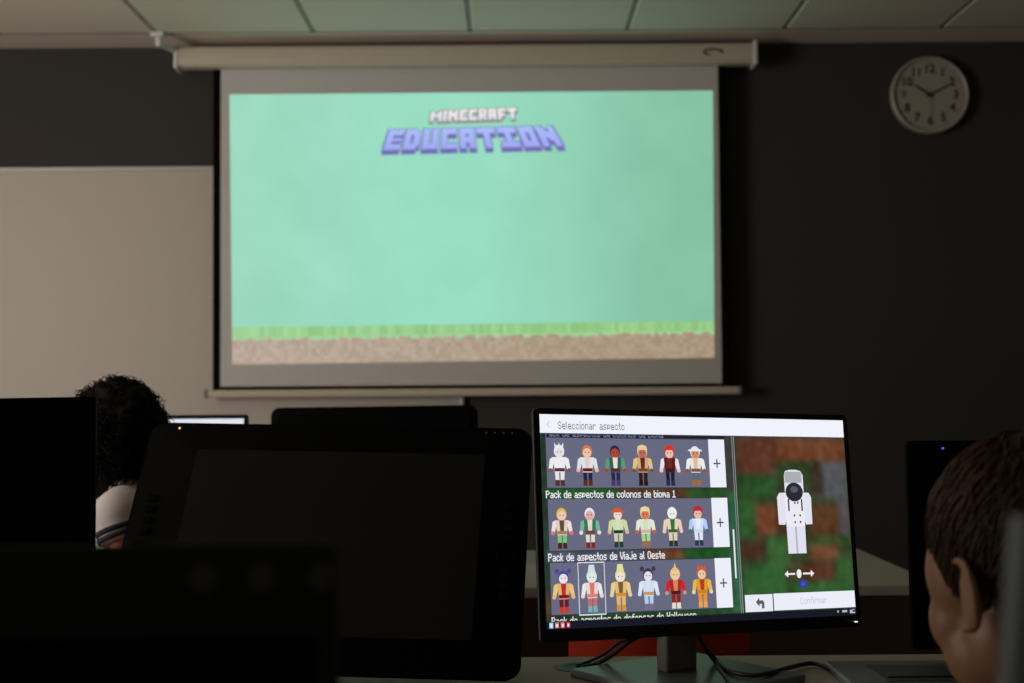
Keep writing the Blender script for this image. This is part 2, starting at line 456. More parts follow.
# ---------------------------------------------------------------- monitors
def rrect(w, h, r, n=5):
    pts = []
    for sx, sz, a0 in ((1, 1, 0), (-1, 1, 90), (-1, -1, 180), (1, -1, 270)):
        for i in range(n+1):
            a = math.radians(a0+90*i/n); pts.append((sx*(w/2-r)+r*math.cos(a), sz*(h/2-r)+r*math.sin(a)))
    return pts
def monitor(name, centre, yaw, tilt, roll, w, h, label, cat='monitor', group=None, depth=.03, rad=.006, bez=(.012, .012, .012, .02), shell=None, glass=None, foot=(.24, .2), foot_yaw=None, zbase=DESK, neck_w=.06, neck_mat=None, base_mat=None, neck_back=.07):
    """panel centre given in the world; the thing's Empty stands on the desk under the neck"""
    P = Matrix.Translation(centre) @ Matrix.Rotation(yaw, 4, 'Z') @ Matrix.Rotation(tilt, 4, 'X') @ Matrix.Rotation(roll, 4, 'Y')
    nb = P @ Vector((0, neck_back, -h*.1))
    fy = yaw if foot_yaw is None else foot_yaw
    e = empty(name, (nb.x, nb.y, zbase), fy, label, cat, group)
    inv = (Matrix.Translation((nb.x, nb.y, zbase)) @ Matrix.Rotation(fy, 4, 'Z')).inverted()
    LP = inv @ P
    def put(o): o.matrix_local = LP; return o
    l, r, t, bt = bez
    # casing with a recessed front
    b = MB(); b.prism(rrect(w, h, rad), .0, depth*.55, .0025)
    b.prism(rrect(w*.8, h*.72, .02), depth*.55-.001, depth*1.5, .008)
    put(sharp(b.build('casing', shell or m_black, e), 40))
    b = MB(); xo, zo = (l-r)/2, (bt-t)/2
    b.box((xo, -.0012, zo), (w-l-r, .0024, h-t-bt))
    if glass: put(b.build('screen', glass, e))
    else: b.bm.free()
    hn = nb.z-zbase
    b = MB(); b.box((0, 0, hn/2+.01), (neck_w, .026, hn), .005); b.build('neck', neck_mat or m_stand, e)
    b = MB(); bm_mid = inv @ (P @ Vector((0, depth*1.3, -h*.1))); b.tube([(0, -.0, hn), bm_mid], .022, 14); b.build('hinge', m_black, e)
    b = MB(); b.box((0, -.02, .006), (foot[0], foot[1], .012), .004); b.build('base', base_mat or m_base, e)
    return e, put, LP

# the lit monitor in the middle
YW, TI, RO = .4199, -.1248, .0301
DW, DH = .52, .52/1.7508
PC = CAM + Vector((.2798, 2.0395, -.1754))
Mloc = Matrix.Rotation(YW, 3, 'Z') @ Matrix.Rotation(TI, 3, 'X') @ Matrix.Rotation(RO, 3, 'Y')
cen = PC + Mloc @ Vector((0, .0015, -.0045))
bez = (.0085, .0085, .0085, .0175)
mon, put, LP = monitor('monitor', cen, YW, TI, RO, DW+.017, DH+.026, 'bright monitor showing a character selection menu with rows of small figures', bez=bez, shell=m_bezel, depth=.016, foot=(.25, .25), foot_yaw=math.radians(36), neck_w=.062, neck_back=.085)
oz_ = (bez[3]-bez[2])/2; ox_ = (bez[0]-bez[1])/2
ui = Sheet(lambda u, v, k: ((u/1920-.5)*DW+ox_, -.0004-.00012*k, (.5-v/1080)*DH+oz_))
WHT, GRY, NAVY = (240, 242, 252), (103, 105, 128), (22, 30, 48)
def land(blocks, base):
    def fn(u, v):
        c = base; 
        for x0, y0, x1, y1, rgb in blocks:
            s_ = 34
            k_ = smooth((u-x0+s_)/(2*s_))*smooth((x1+s_-u)/(2*s_))*smooth((v-y0+s_)/(2*s_))*smooth((y1+s_-v)/(2*s_))
            c = lerp(c, rgb, k_)
        n = noise.noise(Vector((u*.022, v*.022, 1)))*16 + noise.noise(Vector((u*.006, v*.006, 4)))*12
        return tuple(max(4, q+n*(.6 if i != 1 else .9)) for i, q in enumerate(c))
    return fn
rb = [(1190, 100, 1500, 300, (92, 48, 34)), (1470, 100, 1920, 240, (112, 60, 38)), (1440, 240, 1720, 330, (34, 66, 30)), (1190, 320, 1430, 430, (32, 82, 36)),
      (1740, 235, 1920, 440, (82, 86, 98)), (1680, 250, 1740, 420, (52, 38, 30)), (1280, 470, 1440, 640, (118, 62, 40)), (1430, 420, 1500, 640, (66, 40, 26)), (1180, 430, 1290, 700, (36, 84, 36)),
      (1640, 470, 1850, 640, (88, 52, 30)), (1850, 440, 1920, 640, (84, 80, 92)), (1340, 640, 1500, 800, (44, 92, 42)), (1640, 660, 1830, 780, (118, 66, 42)), (1180, 660, 1340, 760, (64, 36, 26)), (1640, 650, 1920, 690, (36, 74, 32)),
      (1190, 790, 1480, 960, (40, 98, 46)), (1580, 790, 1800, 900, (86, 44, 30)), (1800, 760, 1920, 900, (44, 88, 42)), (1480, 800, 1580, 880, (70, 62, 34)), (1500, 890, 1920, 960, (38, 100, 44))]
rb = [(a_, b_, c_, d_, lerp(e_, (78, 66, 50), .22)) for a_, b_, c_, d_, e_ in rb]
ui.field(1178, 96, 1920, 1042, 56, 60, land(rb, (50, 60, 38)), 0)
lb = [(0, 100, 20, 1040, (28, 54, 40)), (0, 60, 700, 122, (24, 40, 62)), (700, 90, 1180, 122, (70, 42, 30)), (20, 376, 450, 430, (40, 92, 40)), (450, 376, 900, 430, (90, 56, 38)), (860, 376, 1180, 440, (44, 82, 38)),
      (20, 697, 600, 752, (86, 86, 108)), (600, 697, 830, 752, (118, 66, 44)), (830, 690, 1120, 752, (32, 86, 36)), (200, 1005, 1180, 1042, (34, 74, 36)), (0, 900, 30, 1042, (104, 62, 42)), (1115, 100, 1180, 400, (64, 58, 58)), (1115, 400, 1180, 1042, (46, 96, 66))]
ui.field(0, 96, 1178, 1042, 70, 56, land(lb, (40, 58, 44)), 0)
ui.rect(0, 0, 1920, 96, WHT, 1); ui.poly([(38, 52), (54, 34), (58, 38), (46, 52), (58, 66), (54, 70)], (206, 210, 222), 2)
ui.rect(0, 96, 1920, 102, (60, 60, 76), 2)
ui.rect(14, 102, 1120, 112, NAVY, 1)
write(ui, 'Seleccionar aspecto', 104, 496, 36, 40, (120, 124, 138), 3)
write(ui, 'Pack de aspectos de colonos de bioma', 30, 730, 84, 30, (120, 138, 168), 3, vmin=103)
rows = [(120, 375), (433, 692), (752, 1009)]
for y0, y1 in rows:
    ui.rect(28, y0-3, 1116, y1+4, (52, 54, 70), 1)
    ui.rect(31, y0, 1011, y1, GRY, 2); ui.rect(1011, y0-2, 1113, y1, (236, 238, 250), 2)
    ym = (y0+y1)/2
    ui.rect(1060-22, ym-4, 1060+22, ym+4, (84, 84, 96), 3); ui.rect(1060-4, ym-24, 1060+4, ym+24, (84, 84, 96), 3)
write(ui, 'Pack de aspectos de colonos de bioma 1', 22, 789, 390, 38, (236, 240, 244), 3, grow=.8)
write(ui, 'Pack de aspectos de Viaje al Oeste', 23, 705, 705, 40, (240, 240, 246), 3, grow=.8)
write(ui, 'Pack de aspectos de defensas de Halloween', 30, 880, 1020, 40, (222, 228, 226), 3, vmax=1041, grow=.8)
for (x0, y0, x1, y1) in ((187, 752, 343, 757), (187, 1012, 343, 1018), (187, 752, 191, 1018), (339, 752, 343, 1018)): ui.rect(x0, y0, x1, y1, (226, 228, 240), 3)
# small costumed people in the menu: (hair, face, top, sleeve, hand, belt, legs, boots, hat, front)
W_ = (236, 236, 240); SK = (232, 178, 150); SKD = (140, 66, 48)
people = [
 [(W_, (226, 222, 224), W_, W_, (120, 84, 84), (96, 40, 44), (232, 226, 226), (84, 46, 34), 'tuft', W_),
  ((214, 120, 70), (236, 196, 168), (226, 224, 224), (214, 226, 230), (236, 180, 160), (104, 24, 34), (36, 36, 62), (92, 44, 34), None, (220, 206, 196)),
  ((44, 40, 70), (172, 70, 52), (46, 98, 70), (92, 150, 120), (156, 70, 54), (90, 40, 40), (40, 40, 78), (66, 60, 100), None, (232, 222, 220)),
  ((226, 204, 150), (190, 100, 90), (210, 170, 120), (226, 190, 140), (128, 72, 44), (120, 70, 40), (52, 28, 24), (40, 22, 20), 'cap', (92, 44, 30)),
  ((208, 52, 46), (236, 190, 176), (90, 28, 32), (238, 226, 228), (236, 200, 190), (60, 22, 34), (26, 28, 56), (40, 44, 70), 'cap', (112, 40, 40)),
  ((228, 232, 240), (206, 140, 100), (232, 228, 226), (236, 236, 238), (150, 84, 52), (120, 84, 66), (92, 104, 122), (160, 106, 52), 'brim', (226, 186, 150))],
 [((222, 184, 70), (236, 200, 180), (226, 206, 190), (236, 224, 216), (214, 120, 116), (172, 120, 90), (120, 196, 112), (70, 38, 28), None, (92, 76, 62)),
  ((228, 226, 232), (220, 170, 164), (48, 118, 88), (120, 176, 154), (226, 222, 214), (120, 60, 54), (226, 216, 200), (132, 40, 28), None, (226, 214, 206)),
  ((206, 88, 52), (232, 222, 212), (206, 218, 172), (206, 212, 160), (216, 178, 148), (26, 56, 34), (206, 200, 178), (26, 66, 44), 'brim', (214, 222, 184)),
  ((232, 210, 160), (210, 120, 84), (222, 226, 206), (226, 232, 214), (196, 96, 72), (206, 180, 150), (166, 212, 142), (156, 108, 62), 'cap', (206, 222, 182)),
  ((238, 238, 236), (236, 236, 230), (226, 212, 184), (232, 206, 186), (232, 196, 190), (60, 96, 50), (222, 206, 178), (44, 52, 42), None, (60, 112, 54)),
  ((184, 40, 60), (226, 190, 166), (206, 222, 248), (178, 204, 244), (70, 110, 116), (206, 218, 240), (222, 228, 246), (36, 56, 74), 'cap', (232, 236, 248))],
 [((80, 72, 150), (236, 226, 232), (222, 182, 110), (230, 196, 124), (232, 178, 120), (120, 24, 44), (110, 26, 44), (196, 60, 40), 'buns', (190, 44, 60)),
  ((206, 226, 226), (226, 232, 230), (226, 216, 216), (236, 230, 230), (232, 214, 206), (214, 130, 112), (196, 110, 110), (116, 178, 176), 'tall', (218, 120, 100)),
  ((226, 220, 160), (236, 226, 216), (222, 190, 122), (232, 206, 150), (232, 206, 140), (214, 140, 60), (226, 182, 110), (206, 150, 66), 'tall', (116, 92, 52)),
  ((60, 58, 84), (230, 222, 232), (206, 222, 242), (220, 230, 244), (214, 216, 232), (206, 150, 96), (176, 206, 236), (120, 110, 140), 'buns', (214, 222, 240)),
  ((232, 190, 130), (236, 204, 150), (176, 40, 34), (200, 40, 46), (196, 150, 130), (70, 30, 26), (140, 34, 28), (226, 222, 204), 'point', (222, 130, 100)),
  ((214, 92, 30), (232, 200, 170), (222, 156, 40), (228, 180, 90), (236, 206, 150), (206, 130, 34), (228, 146, 52), (232, 160, 90), 'tuft', (176, 62, 34))]]
def figure(x, yt, yb, spec):
    hair, face, top, sleeve, hd, belt, leg, boot, hat, front = spec
    h = yb-yt; q = h/100
    P = lambda pts, c, k: ui.poly([(x+a*q, yt+b_*q) for a, b_ in pts], c, k)
    for s in (-1, 1):
        P([(s*2, 64), (s*1.2, 98), (s*11, 98), (s*13, 64)][::(1 if s < 0 else -1)], leg, 3)
        P([(s*1.4, 86), (s*1.4, 100), (s*13, 100), (s*12, 86)][::(1 if s < 0 else -1)], boot, 4)
        P([(s*11, 33), (s*20, 62), (s*29, 60), (s*25, 36), (s*17, 32)][::(1 if s < 0 else -1)], sleeve, 3)
        ui.disc(x+s*25*q, yt+63*q, 5.5*q, 5*q, hd, 4, 10)
    P([(-17, 32), (-13, 68), (13, 68), (17, 32)], top, 4)
    P([(-7, 32), (-5, 58), (5, 58), (7, 32)], front, 5)
    P([(-13.4, 58), (-13, 66), (13, 66), (13.4, 58)], belt, 5)
    ui.disc(x, yt+18*q, 14*q, 15.5*q, hair, 4, 14); ui.disc(x, yt+21.5*q, 11.5*q, 11.5*q, face, 5, 14)
    for s in (-1, 1): ui.disc(x+s*4.5*q, yt+20*q, 1.7*q, 1.7*q, (70, 50, 50), 6, 6)
    if hat == 'brim': P([(-20, 12), (-20, 15), (20, 15), (20, 12), (10, 9), (-10, 9)], hair, 6)
    if hat == 'cap': P([(-14, 13), (14, 13), (12, 4), (0, 0), (-12, 4)], hair, 6)
    if hat == 'tall': P([(-10, 8), (10, 8), (7, -9), (-7, -9)], hair, 6)
    if hat == 'point': P([(-4, 5), (4, 5), (0, -9)], hair, 6)
    if hat == 'buns':
        for s in (-1, 1): ui.disc(x+s*16*q, yt+4*q, 6*q, 6*q, hair, 3, 10)
    if hat == 'tuft':
        for s in (-9, 0, 9): P([(s-3, 7), (s+3, 7), (s*1.3, -3)], hair, 3)
spans = [(150, 366), (472, 682), (786, 1003)]
for r, row in enumerate(people):
    for xx, spec in zip(((105, 267, 432, 597, 763, 924), (106, 268, 433, 597, 762, 921), (103, 266, 433, 598, 762, 926))[r], row):
        figure(xx, spans[r][0], spans[r][1], spec)
# scroll bar, divider, buttons and turntable arrows
ui.rect(1160, 100, 1166, 1042, (120, 130, 132), 2); ui.rect(1173, 100, 1177, 1042, (150, 156, 158), 2); ui.rect(1136, 600, 1146, 858, (232, 234, 240), 3)
ui.rect(1190, 948, 1368, 1038, (232, 234, 246), 2); ui.rect(1375, 946, 1918, 1036, (236, 237, 248), 2)
ui.poly([(1258, 988), (1282, 964), (1282, 979), (1304, 979), (1312, 990), (1312, 1022), (1296, 1022), (1296, 998), (1282, 998), (1282, 1012)], (90, 92, 108), 3)
write(ui, 'Confirmar', 1550, 1728, 972, 36, (196, 198, 212), 3)
ui.rect(1478, 840, 1526, 850, W_, 3); ui.rect(1578, 840, 1634, 850, W_, 3); ui.disc(1552, 845, 16, 24, W_, 3)
ui.poly([(1456, 845), (1480, 826), (1480, 864)], W_, 3); ui.poly([(1654, 845), (1630, 864), (1630, 826)], W_, 3)
for r_, c in ((34, (52, 66, 120)), (24, (62, 62, 170)), (14, (84, 84, 226))): ui.disc(1576, 900, r_, r_*.7, c, 2)
# the larger white-suited person on the right
fx = 1551; G1, G2 = (226, 226, 238), (206, 208, 220)
for s in (-1, 1):
    ui.poly([(fx+s*40, 405), (fx+s*62, 560), (fx+s*70, 580), (fx+s*112, 578), (fx+s*114, 430), (fx+s*98, 406)][::(1 if s < 0 else -1)], G1, 3)
    ui.poly([(fx+s*4, 570), (fx+s*4, 736), (fx+s*60, 736), (fx+s*62, 570)][::(1 if s < 0 else -1)], (224, 224, 238), 3)
ui.poly([(fx-62, 404), (fx-62, 590), (fx+62, 590), (fx+62, 404)], (234, 234, 244), 4)
ui.rect(fx-2, 592, fx+2, 736, G2, 4)
ui.poly([(fx-60, 310), (fx-50, 286), (fx-20, 280), (fx+20, 280), (fx+50, 286), (fx+66, 310), (fx+66, 400), (fx-60, 400)], (228, 228, 234), 5)
ui.poly([(fx-58, 306), (fx-46, 290), (fx+46, 290), (fx+58, 306), (fx+56, 352), (fx-56, 352)], (172, 174, 180), 6)
ui.disc(fx+2, 402, 58, 52, (40, 42, 54), 7, 20); ui.disc(fx+2, 388, 26, 18, (84, 88, 102), 8, 16)
for s in (-1, 1): ui.rect(fx+4+s*44-5, 440, fx+4+s*44+5, 506, (56, 58, 74), 6)
for a, b_ in ((2, 462), (22, 460), (-6, 530), (32, 530), (-4, 566), (32, 566)): ui.disc(fx+a, b_, 6, 7, (110, 60, 66), 6, 8)
# taskbar
ui.rect(0, 1042, 1920, 1080, (22, 24, 36), 4)
for xx, c in ((26, (150, 214, 240)), (58, (206, 130, 134)), (90, (226, 120, 140)), (122, (206, 50, 74))):
    ui.rect(xx-11, 1046, xx+11, 1074, c, 5); ui.rect(xx-5, 1054, xx+5, 1068, (240, 236, 240), 6)
for xx, w in ((1796, 5), (1836, 12), (1852, 6), (1886, 10)): ui.rect(xx-w, 1050, xx+w, 1062, (176, 180, 190), 5)
ui.rect(1876, 1062, 1912, 1068, (196, 198, 206), 5); ui.rect(1890, 1046, 1912, 1052, (150, 152, 160), 5)
put(ui.build('screen_picture', screen_mat('lit_display', 1.0), mon))
b = MB(); b.box(((DW+.017)/2-.010, -.0008, -(DH+.026)/2+.0075), (.0045, .002, .0016)); put(b.build('power_light', m_led_w, mon))
b = MB(); b.box((-(DW+.017)/2-.0004, .003, 0), (.0012, .004, DH+.018), .0004, 1); put(b.build('side_strip', m_steel, mon))

# ---------------------------------------------------------------- desks
def desk(name, x0, x1, y0, y1, label, panel=None, group=None):
    e = empty(name, ((x0+x1)/2, (y0+y1)/2, 0), 0, label, 'desk', group)
    w, d = x1-x0, y1-y0
    b = MB(); b.box((0, 0, DESK-.0125), (w, d, .025), .004); b.build('tabletop', m_desk, e)
    for sx in (-1, 1):
        for sy in (-1, 1):
            b = MB(); b.box((sx*(w/2-.05), sy*(d/2-.05), (DESK-.025)/2), (.045, .045, DESK-.025), .004); b.build('leg', m_steel, e)
    b = MB()
    for sy in (-1, 1): b.box((0, sy*(d/2-.05), DESK-.05), (w-.145, .03, .045))
    for sx in (-1, 1): b.box((sx*(w/2-.05), 0, DESK-.05), (.03, d-.145, .045))
    b.build('underframe', m_steel, e)
    if panel:
        b = MB(); b.box((0, -(d/2-.012), .385), (w-.004, .018, .655)); b.build('modesty_panel', m_brown, e)
    return e
dy = at_z(700, 655.5, DESK).y
near = desk('desk', -1.3, 1.35, 1.48, dy, 'pale grey-topped desk under the bright monitor in the foreground')
gr = at_z(580, 667.5, DESK)
b = MB(); b.lathe([(.0, .0004), (.026, .0004), (.028, .0012), (.04, .001), (.042, 0)], 32)
b.build('cable_grommet', m_black, near, smooth=True, loc=(gr.x-.025, gr.y-(1.48+dy)/2, DESK))
ye0, ye1 = at_z(880, 585, DESK).y, at_z(858, 548, DESK).y
front = desk('desk', -2.3, at_z(880, 558, DESK).x, ye0, ye1, 'long white-topped desk in the next row, beneath the dark wall', panel=-1)
side = desk('desk', -1.25, -.03, .38, 1.02, 'desk nearest the camera at lower left, carrying the blurred dark monitor')

# cables
def cable(pts, r, label):
    P = [Vector(p) for p in pts]; out = []
    for i in range(len(P)-1):
        a, b_, c, d = P[max(0, i-1)], P[i], P[i+1], P[min(len(P)-1, i+2)]
        for k_ in range(8):
            t = k_/8; out.append(.5*((2*b_)+(c-a)*t+(2*a-5*b_+4*c-d)*t*t+(3*b_-a-3*c+d)*t**3))
    out.append(P[-1])
    b = MB(); b.tube(out, r, 8); return tag(b.build('cable', m_gcable, smooth=True), label, 'cable')
D = lambda x, y, z=DESK+.006: at_z(x, y, z)
cable([at(652, 632, 2.10), at(632, 640, 2.13), at(612, 655, 2.16), D(596, 664), D(583, 667, DESK+.006)], .0038, 'thick black cable running from behind the bright monitor into the desk grommet')
cable([at(640, 634, 2.10), at(620, 642, 2.14), at(604, 654, 2.165), D(590, 661), D(577, 666, DESK+.006)], .0028, 'thinner black cable beside the thick one, dropping into the desk grommet')
zb_ = DESK+.0165
cable([at(697, 632, 2.11), at(704, 646, 2.12), D(716, 660, zb_), D(730, 671, zb_), D(748, 675, zb_), D(766, 674, zb_), D(792, 667, DESK+.008), D(812, 663.5), D(830, 669), D(850, 682), D(868, 698)], .0036, 'long black cable curving across the desk to the right of the monitor stand')
cable([at(699, 636, 2.105), at(706, 650, 2.10), D(716, 664, zb_), D(728, 680, zb_), D(738, 700, zb_)], .0022, 'thin black cable trailing forward over the monitor base')

# slim grey tablet lying on the desk at the right
c0, c1, c2, c3 = [at_z(x, y, DESK+.012) for x, y in ((832, 660.5), (975, 662.5), (985, 688), (862, 688))]
bx = (c0+c1+c2+c3)/4
gt = empty('drawing_tablet', (bx.x, bx.y, DESK), 0, 'slim grey drawing tablet lying flat on the desk beside the boy', 'tablet')
w, d = (c1.x-c0.x), .19
yo = c0.y-bx.y-d/2
b = MB(); b.box((0, yo, .006), (w, d, .012), .004, 3); b.build('body', m_grey, gt)
b = MB(); b.box((.02, yo-.01, .0126), (w-.07, d-.07, .0012)); b.build('drawing_area', m_greyd, gt)
b = MB(); b.box((.03, yo-d/2+.05, .0135), (w*.7, .006, .003), .001, 1); b.build('pen_groove', m_black, gt)

# ---------------------------------------------------------------- pen display (dark, propped up)
s_ = .975
TC = CAM + Vector((-.303, 2.2319, -.2231))*s_; TW, TH = .65*s_, .65*s_/1.466
ty, tt, tro = -.0535, -.6114, .0273
P = Matrix.Translation(TC) @ Matrix.Rotation(ty, 4, 'Z') @ Matrix.Rotation(tt, 4, 'X') @ Matrix.Rotation(tro, 4, 'Y')
pen = empty('pen_display', (TC.x, TC.y, DESK), 0, 'black pen display with wide bezels propped up on the desk, switched off', 'pen display')
LPp = Matrix.Translation((-TC.x, -TC.y, -DESK)) @ P
def putp(o): o.matrix_local = LPp; return o
b = MB(); b.prism(rrect(TW, TH, .022), 0, .017, .004); b.prism(rrect(TW*.8, TH*.6, .03), .016, .034, .008); putp(sharp(b.build('body', m_pen, pen), 40))
il, ir, it = -TW/2+.086, TW/2-.074, TH/2-.052
b = MB(); b.box(((il+ir)/2, -.0004, (it-TH/2+.055)/2), (ir-il, .0012, it+TH/2-.055)); putp(b.build('display', m_glass, pen))
for sx in (-1, 1):
    xb = sx*(TW/2-.03)
    for zz in (.07, .05, .03, .01, -.05, -.07, -.09):
        b = MB(); b.box((xb, -.001, zz), (.014, .002, .013), .0009); putp(b.build('side_button', m_pen, pen))
    b = MB(); b.tube([(xb+.013*math.cos(a*PI/12), -.001, -.02+.013*math.sin(a*PI/12)) for a in range(25)], .0015, 6); putp(b.build('touch_ring', m_pen, pen))
b = MB(); b.box((-TW/2+.028+.02, -.0008, TH/2-.011), (.0028, .0016, .0028)); putp(b.build('power_light', m_led_o, pen))
for i in range(4):
    b = MB(); b.box((TW/2-.075+i*.014, -.0006, TH/2-.010), (.0026, .0014, .0026)); putp(b.build('touch_key', m_mark, pen))
for sx in (-1, 1):
    t0 = LPp @ Vector((sx*.16, .03, TH*.22)); b = MB()
    b.tube([t0, (t0.x, t0.y+.04, .011)], .011, 10); b.box((t0.x, t0.y+.04, .006), (.06, .05, .012), .004); b.build('prop_leg', m_black, pen)

# ---------------------------------------------------------------- other monitors
# left, dark
yl = 1.75; pr = at(92, 450, yl).x; pt = at(80, 398.5, yl).z
monitor('monitor', Vector((pr-.265, yl, pt-.16)), math.radians(3), -.06, -.01, .53, .32, 'black unlit monitor at the left edge, in front of the curly-haired child', glass=m_void, shell=m_void, rad=.003, depth=.012, neck_mat=m_black, base_mat=m_black, foot=(.2, .16))
# near, blurred
yn = .70; pr = at(335, 600, yn).x; pt = at(200, 549, yn).z
nm, putn, _ = monitor('monitor', Vector((pr-.27, yn, pt-.15)), 0, -.05, -.007, .54, .30, 'blurred dark monitor nearest the camera at lower left, three faint round marks on its bezel', glass=m_void, bez=(.009, .009, .046, .02), shell=m_soft, neck_mat=m_black, base_mat=m_black, depth=.035, foot=(.2, .16))
for xx in (203, 262, 323):
    q = at(xx, 583, yn); b = MB(); b.lathe([(0, .004), (.006, .004), (.0078, .002), (.008, 0)], 20, Matrix.Rotation(PI/2, 4, 'X'))
    o = b.build('round_button', m_dot, nm, smooth=True); o.matrix_local = _ @ Matrix.Translation((q.x-(pr-.27), -.0003, q.z-(pt-.15)))
# lit monitor on the front desk
yf = 3.48; q = at(247.5, 414.5, yf)
m3, put3, _ = monitor('monitor', Vector((q.x-.27, yf, q.z-.165)), 0, -.03, 0, .54, .33, 'distant monitor with a pale lit screen in front of the curly-haired child', shell=m_black, bez=(.01, .01, .01, .02))
sh3 = Sheet(lambda u, v, k_: ((u-.5)*.52, -.0004-.0002*k_, (.5-v)*.30+.005))
sh3.rect(0, 0, 1, 1, (206, 212, 232), 0); sh3.rect(.0, 0, 1, .1, (222, 226, 240), 1); sh3.rect(.45, .055, .72, .2, (206, 176, 160), 2)
sh3.rect(.05, .25, .4, .8, (150, 170, 200), 1); sh3.rect(.45, .3, .95, .8, (190, 200, 190), 1)
put3(sh3.build('screen_picture', screen_mat('lit_display_far', 1.0), m3))
# black rounded monitor on the front desk
qa, qb = at(271, 407, yf), at(478, 405.5, yf)
monitor('monitor', Vector(((qa.x+qb.x)/2, yf, qa.z-.17)), 0, -.03, -.007, qb.x-qa.x, .34, 'black unlit monitor with rounded corners below the projection screen', shell=m_black2, glass=m_black2, rad=.022, bez=(.02, .02, .02, .03), neck_mat=m_black, base_mat=m_black)
# dark one behind the boy
yb_ = 2.13; q0 = at(910, 441, yb_); q1 = at(906, 650, yb_)
hgt = q0.z-q1.z
mr, putr, _ = monitor('monitor', Vector((q0.x+.265, yb_, (q0.z+q1.z)/2)), math.radians(-2), -.05, 0, .53, hgt, 'dark unlit monitor beside the boy\'s face, with a tiny blue light near its top', shell=m_black2, glass=m_black2, neck_mat=m_black, base_mat=m_black, foot=(.2, .14), neck_back=.05)
qq = at(945, 448.5, yb_); b = MB(); b.lathe([(0, .002), (.0016, .0015), (.0018, 0)], 12, Matrix.Rotation(PI/2, 4, 'X'))
o = b.build('status_light', m_led_b, mr); o.matrix_local = _ @ Matrix.Translation((qq.x-(q0.x+.265), -.003, qq.z-(q0.z+q1.z)/2))

# ---------------------------------------------------------------- chairs
def chair(name, x, y, rz, label, m, zs=.44, top=.80, wid=.36, group=None, shrink=.35):
    e = empty(name, (x, y, 0), rz, label, 'chair', group)     # faces local +y
    w = wid
    b = MB(); b.box((0, 0, zs-.014), (w+.02, .38, .028), .012, 3); b.build('seat', m, e)
    b = MB(); n = 10; y0 = -.19
    zlo = zs+.1; rows_ = []
    for j in range(7):
        t = j/6; z = zlo+(top-zlo)*t; ww = w/2*(1 if t < .7 else math.sqrt(max(.0, 1-((t-.7)/.3)**2*shrink)))
        rows_.append([(ww*(2*i/n-1), y0-.04*t-.0-.03*(1-(2*i/n-1)**2), z) for i in range(n+1)])
    va = [[b.bm.verts.new(p) for p in r_] for r_ in rows_]; vb = [[b.bm.verts.new((p[0], p[1]-.012, p[2])) for p in r_] for r_ in rows_]
    for j in range(6):
        for i in range(n):
            b.bm.faces.new((va[j][i], va[j][i+1], va[j+1][i+1], va[j+1][i])); b.bm.faces.new((vb[j][i], vb[j+1][i], vb[j+1][i+1], vb[j][i+1]))
    for j in range(6):
        for i in (0, n): b.bm.faces.new((va[j][i], va[j+1][i], vb[j+1][i], vb[j][i]))
    for j in (0, 6):
        for i in range(n): b.bm.faces.new((va[j][i], va[j][i+1], vb[j][i+1], vb[j][i]))
    sharp(b.build('backrest', m, e), 50)
    for sx in (-1, 1):
        b = MB(); b.tube([(sx*w*.42, .16, zs-.02), (sx*w*.5, .2, .0)], .011, 10); b.build('leg', m_steel, e)
        b = MB(); b.tube([(sx*w*.42, -.16, zs-.02), (sx*w*.5, -.22, .0)], .011, 10); b.build('leg', m_steel, e)
        b = MB(); b.tube([(sx*w*.38, -.14, zs-.02), (sx*w*.38, -.2, zs+.0), (sx*w*.38, -.225, zs+.14), (sx*w*.38, -.245, zs+.24)], .010, 8); b.build('back_support', m_steel, e)
    return e
xa, xb = at(569, 645, 2.6).x, at(749, 645, 2.6).x
chair('chair', (xa+xb)/2, 2.82, 0, 'red plastic chair behind the desk, its back glimpsed under the bright monitor', m_red, wid=xb-xa, top=.80)
chair('chair', at(1022, 600, .48).x+.207, .25, math.radians(180), 'blurred grey chair back at the right edge, closest to the camera', m_shell, zs=.46, top=1.118, wid=.44, shrink=.12)

# ---------------------------------------------------------------- people
def hand_parts(b, wrist, direction, up, side, s=1.0):
    """palm, four bent fingers of different lengths and a thumb from the side of the palm"""
    d = Vector(direction).normalized(); upv = Vector(up).normalized(); sd = d.cross(upv).normalized()*side
    w = Vector(wrist)
    p = w+d*.04*s
    b.ell(p, (.03*s, .038*s, .013*s), Matrix((sd, d, upv)).transposed())
    for i, ln in enumerate((.052, .060, .056, .044)):
        o = (i-1.5)*.0155*s
        a = w+d*.066*s+sd*o; m_ = a+d*ln*.5*s+upv*-.004*s; c = m_+d*ln*.42*s-upv*.014*s
        b.caps(a, m_, .0078*s, .0072*s, 8); b.caps(m_, c, .0072*s, .0062*s, 8)
    a = w+d*.02*s-sd*.024*s; m_ = a-sd*.022*s+d*.024*s; c = m_+d*.024*s-sd*.004*s
    b.caps(a, m_, .0105*s, .009*s, 8); b.caps(m_, c, .009*s, .0075*s, 8)

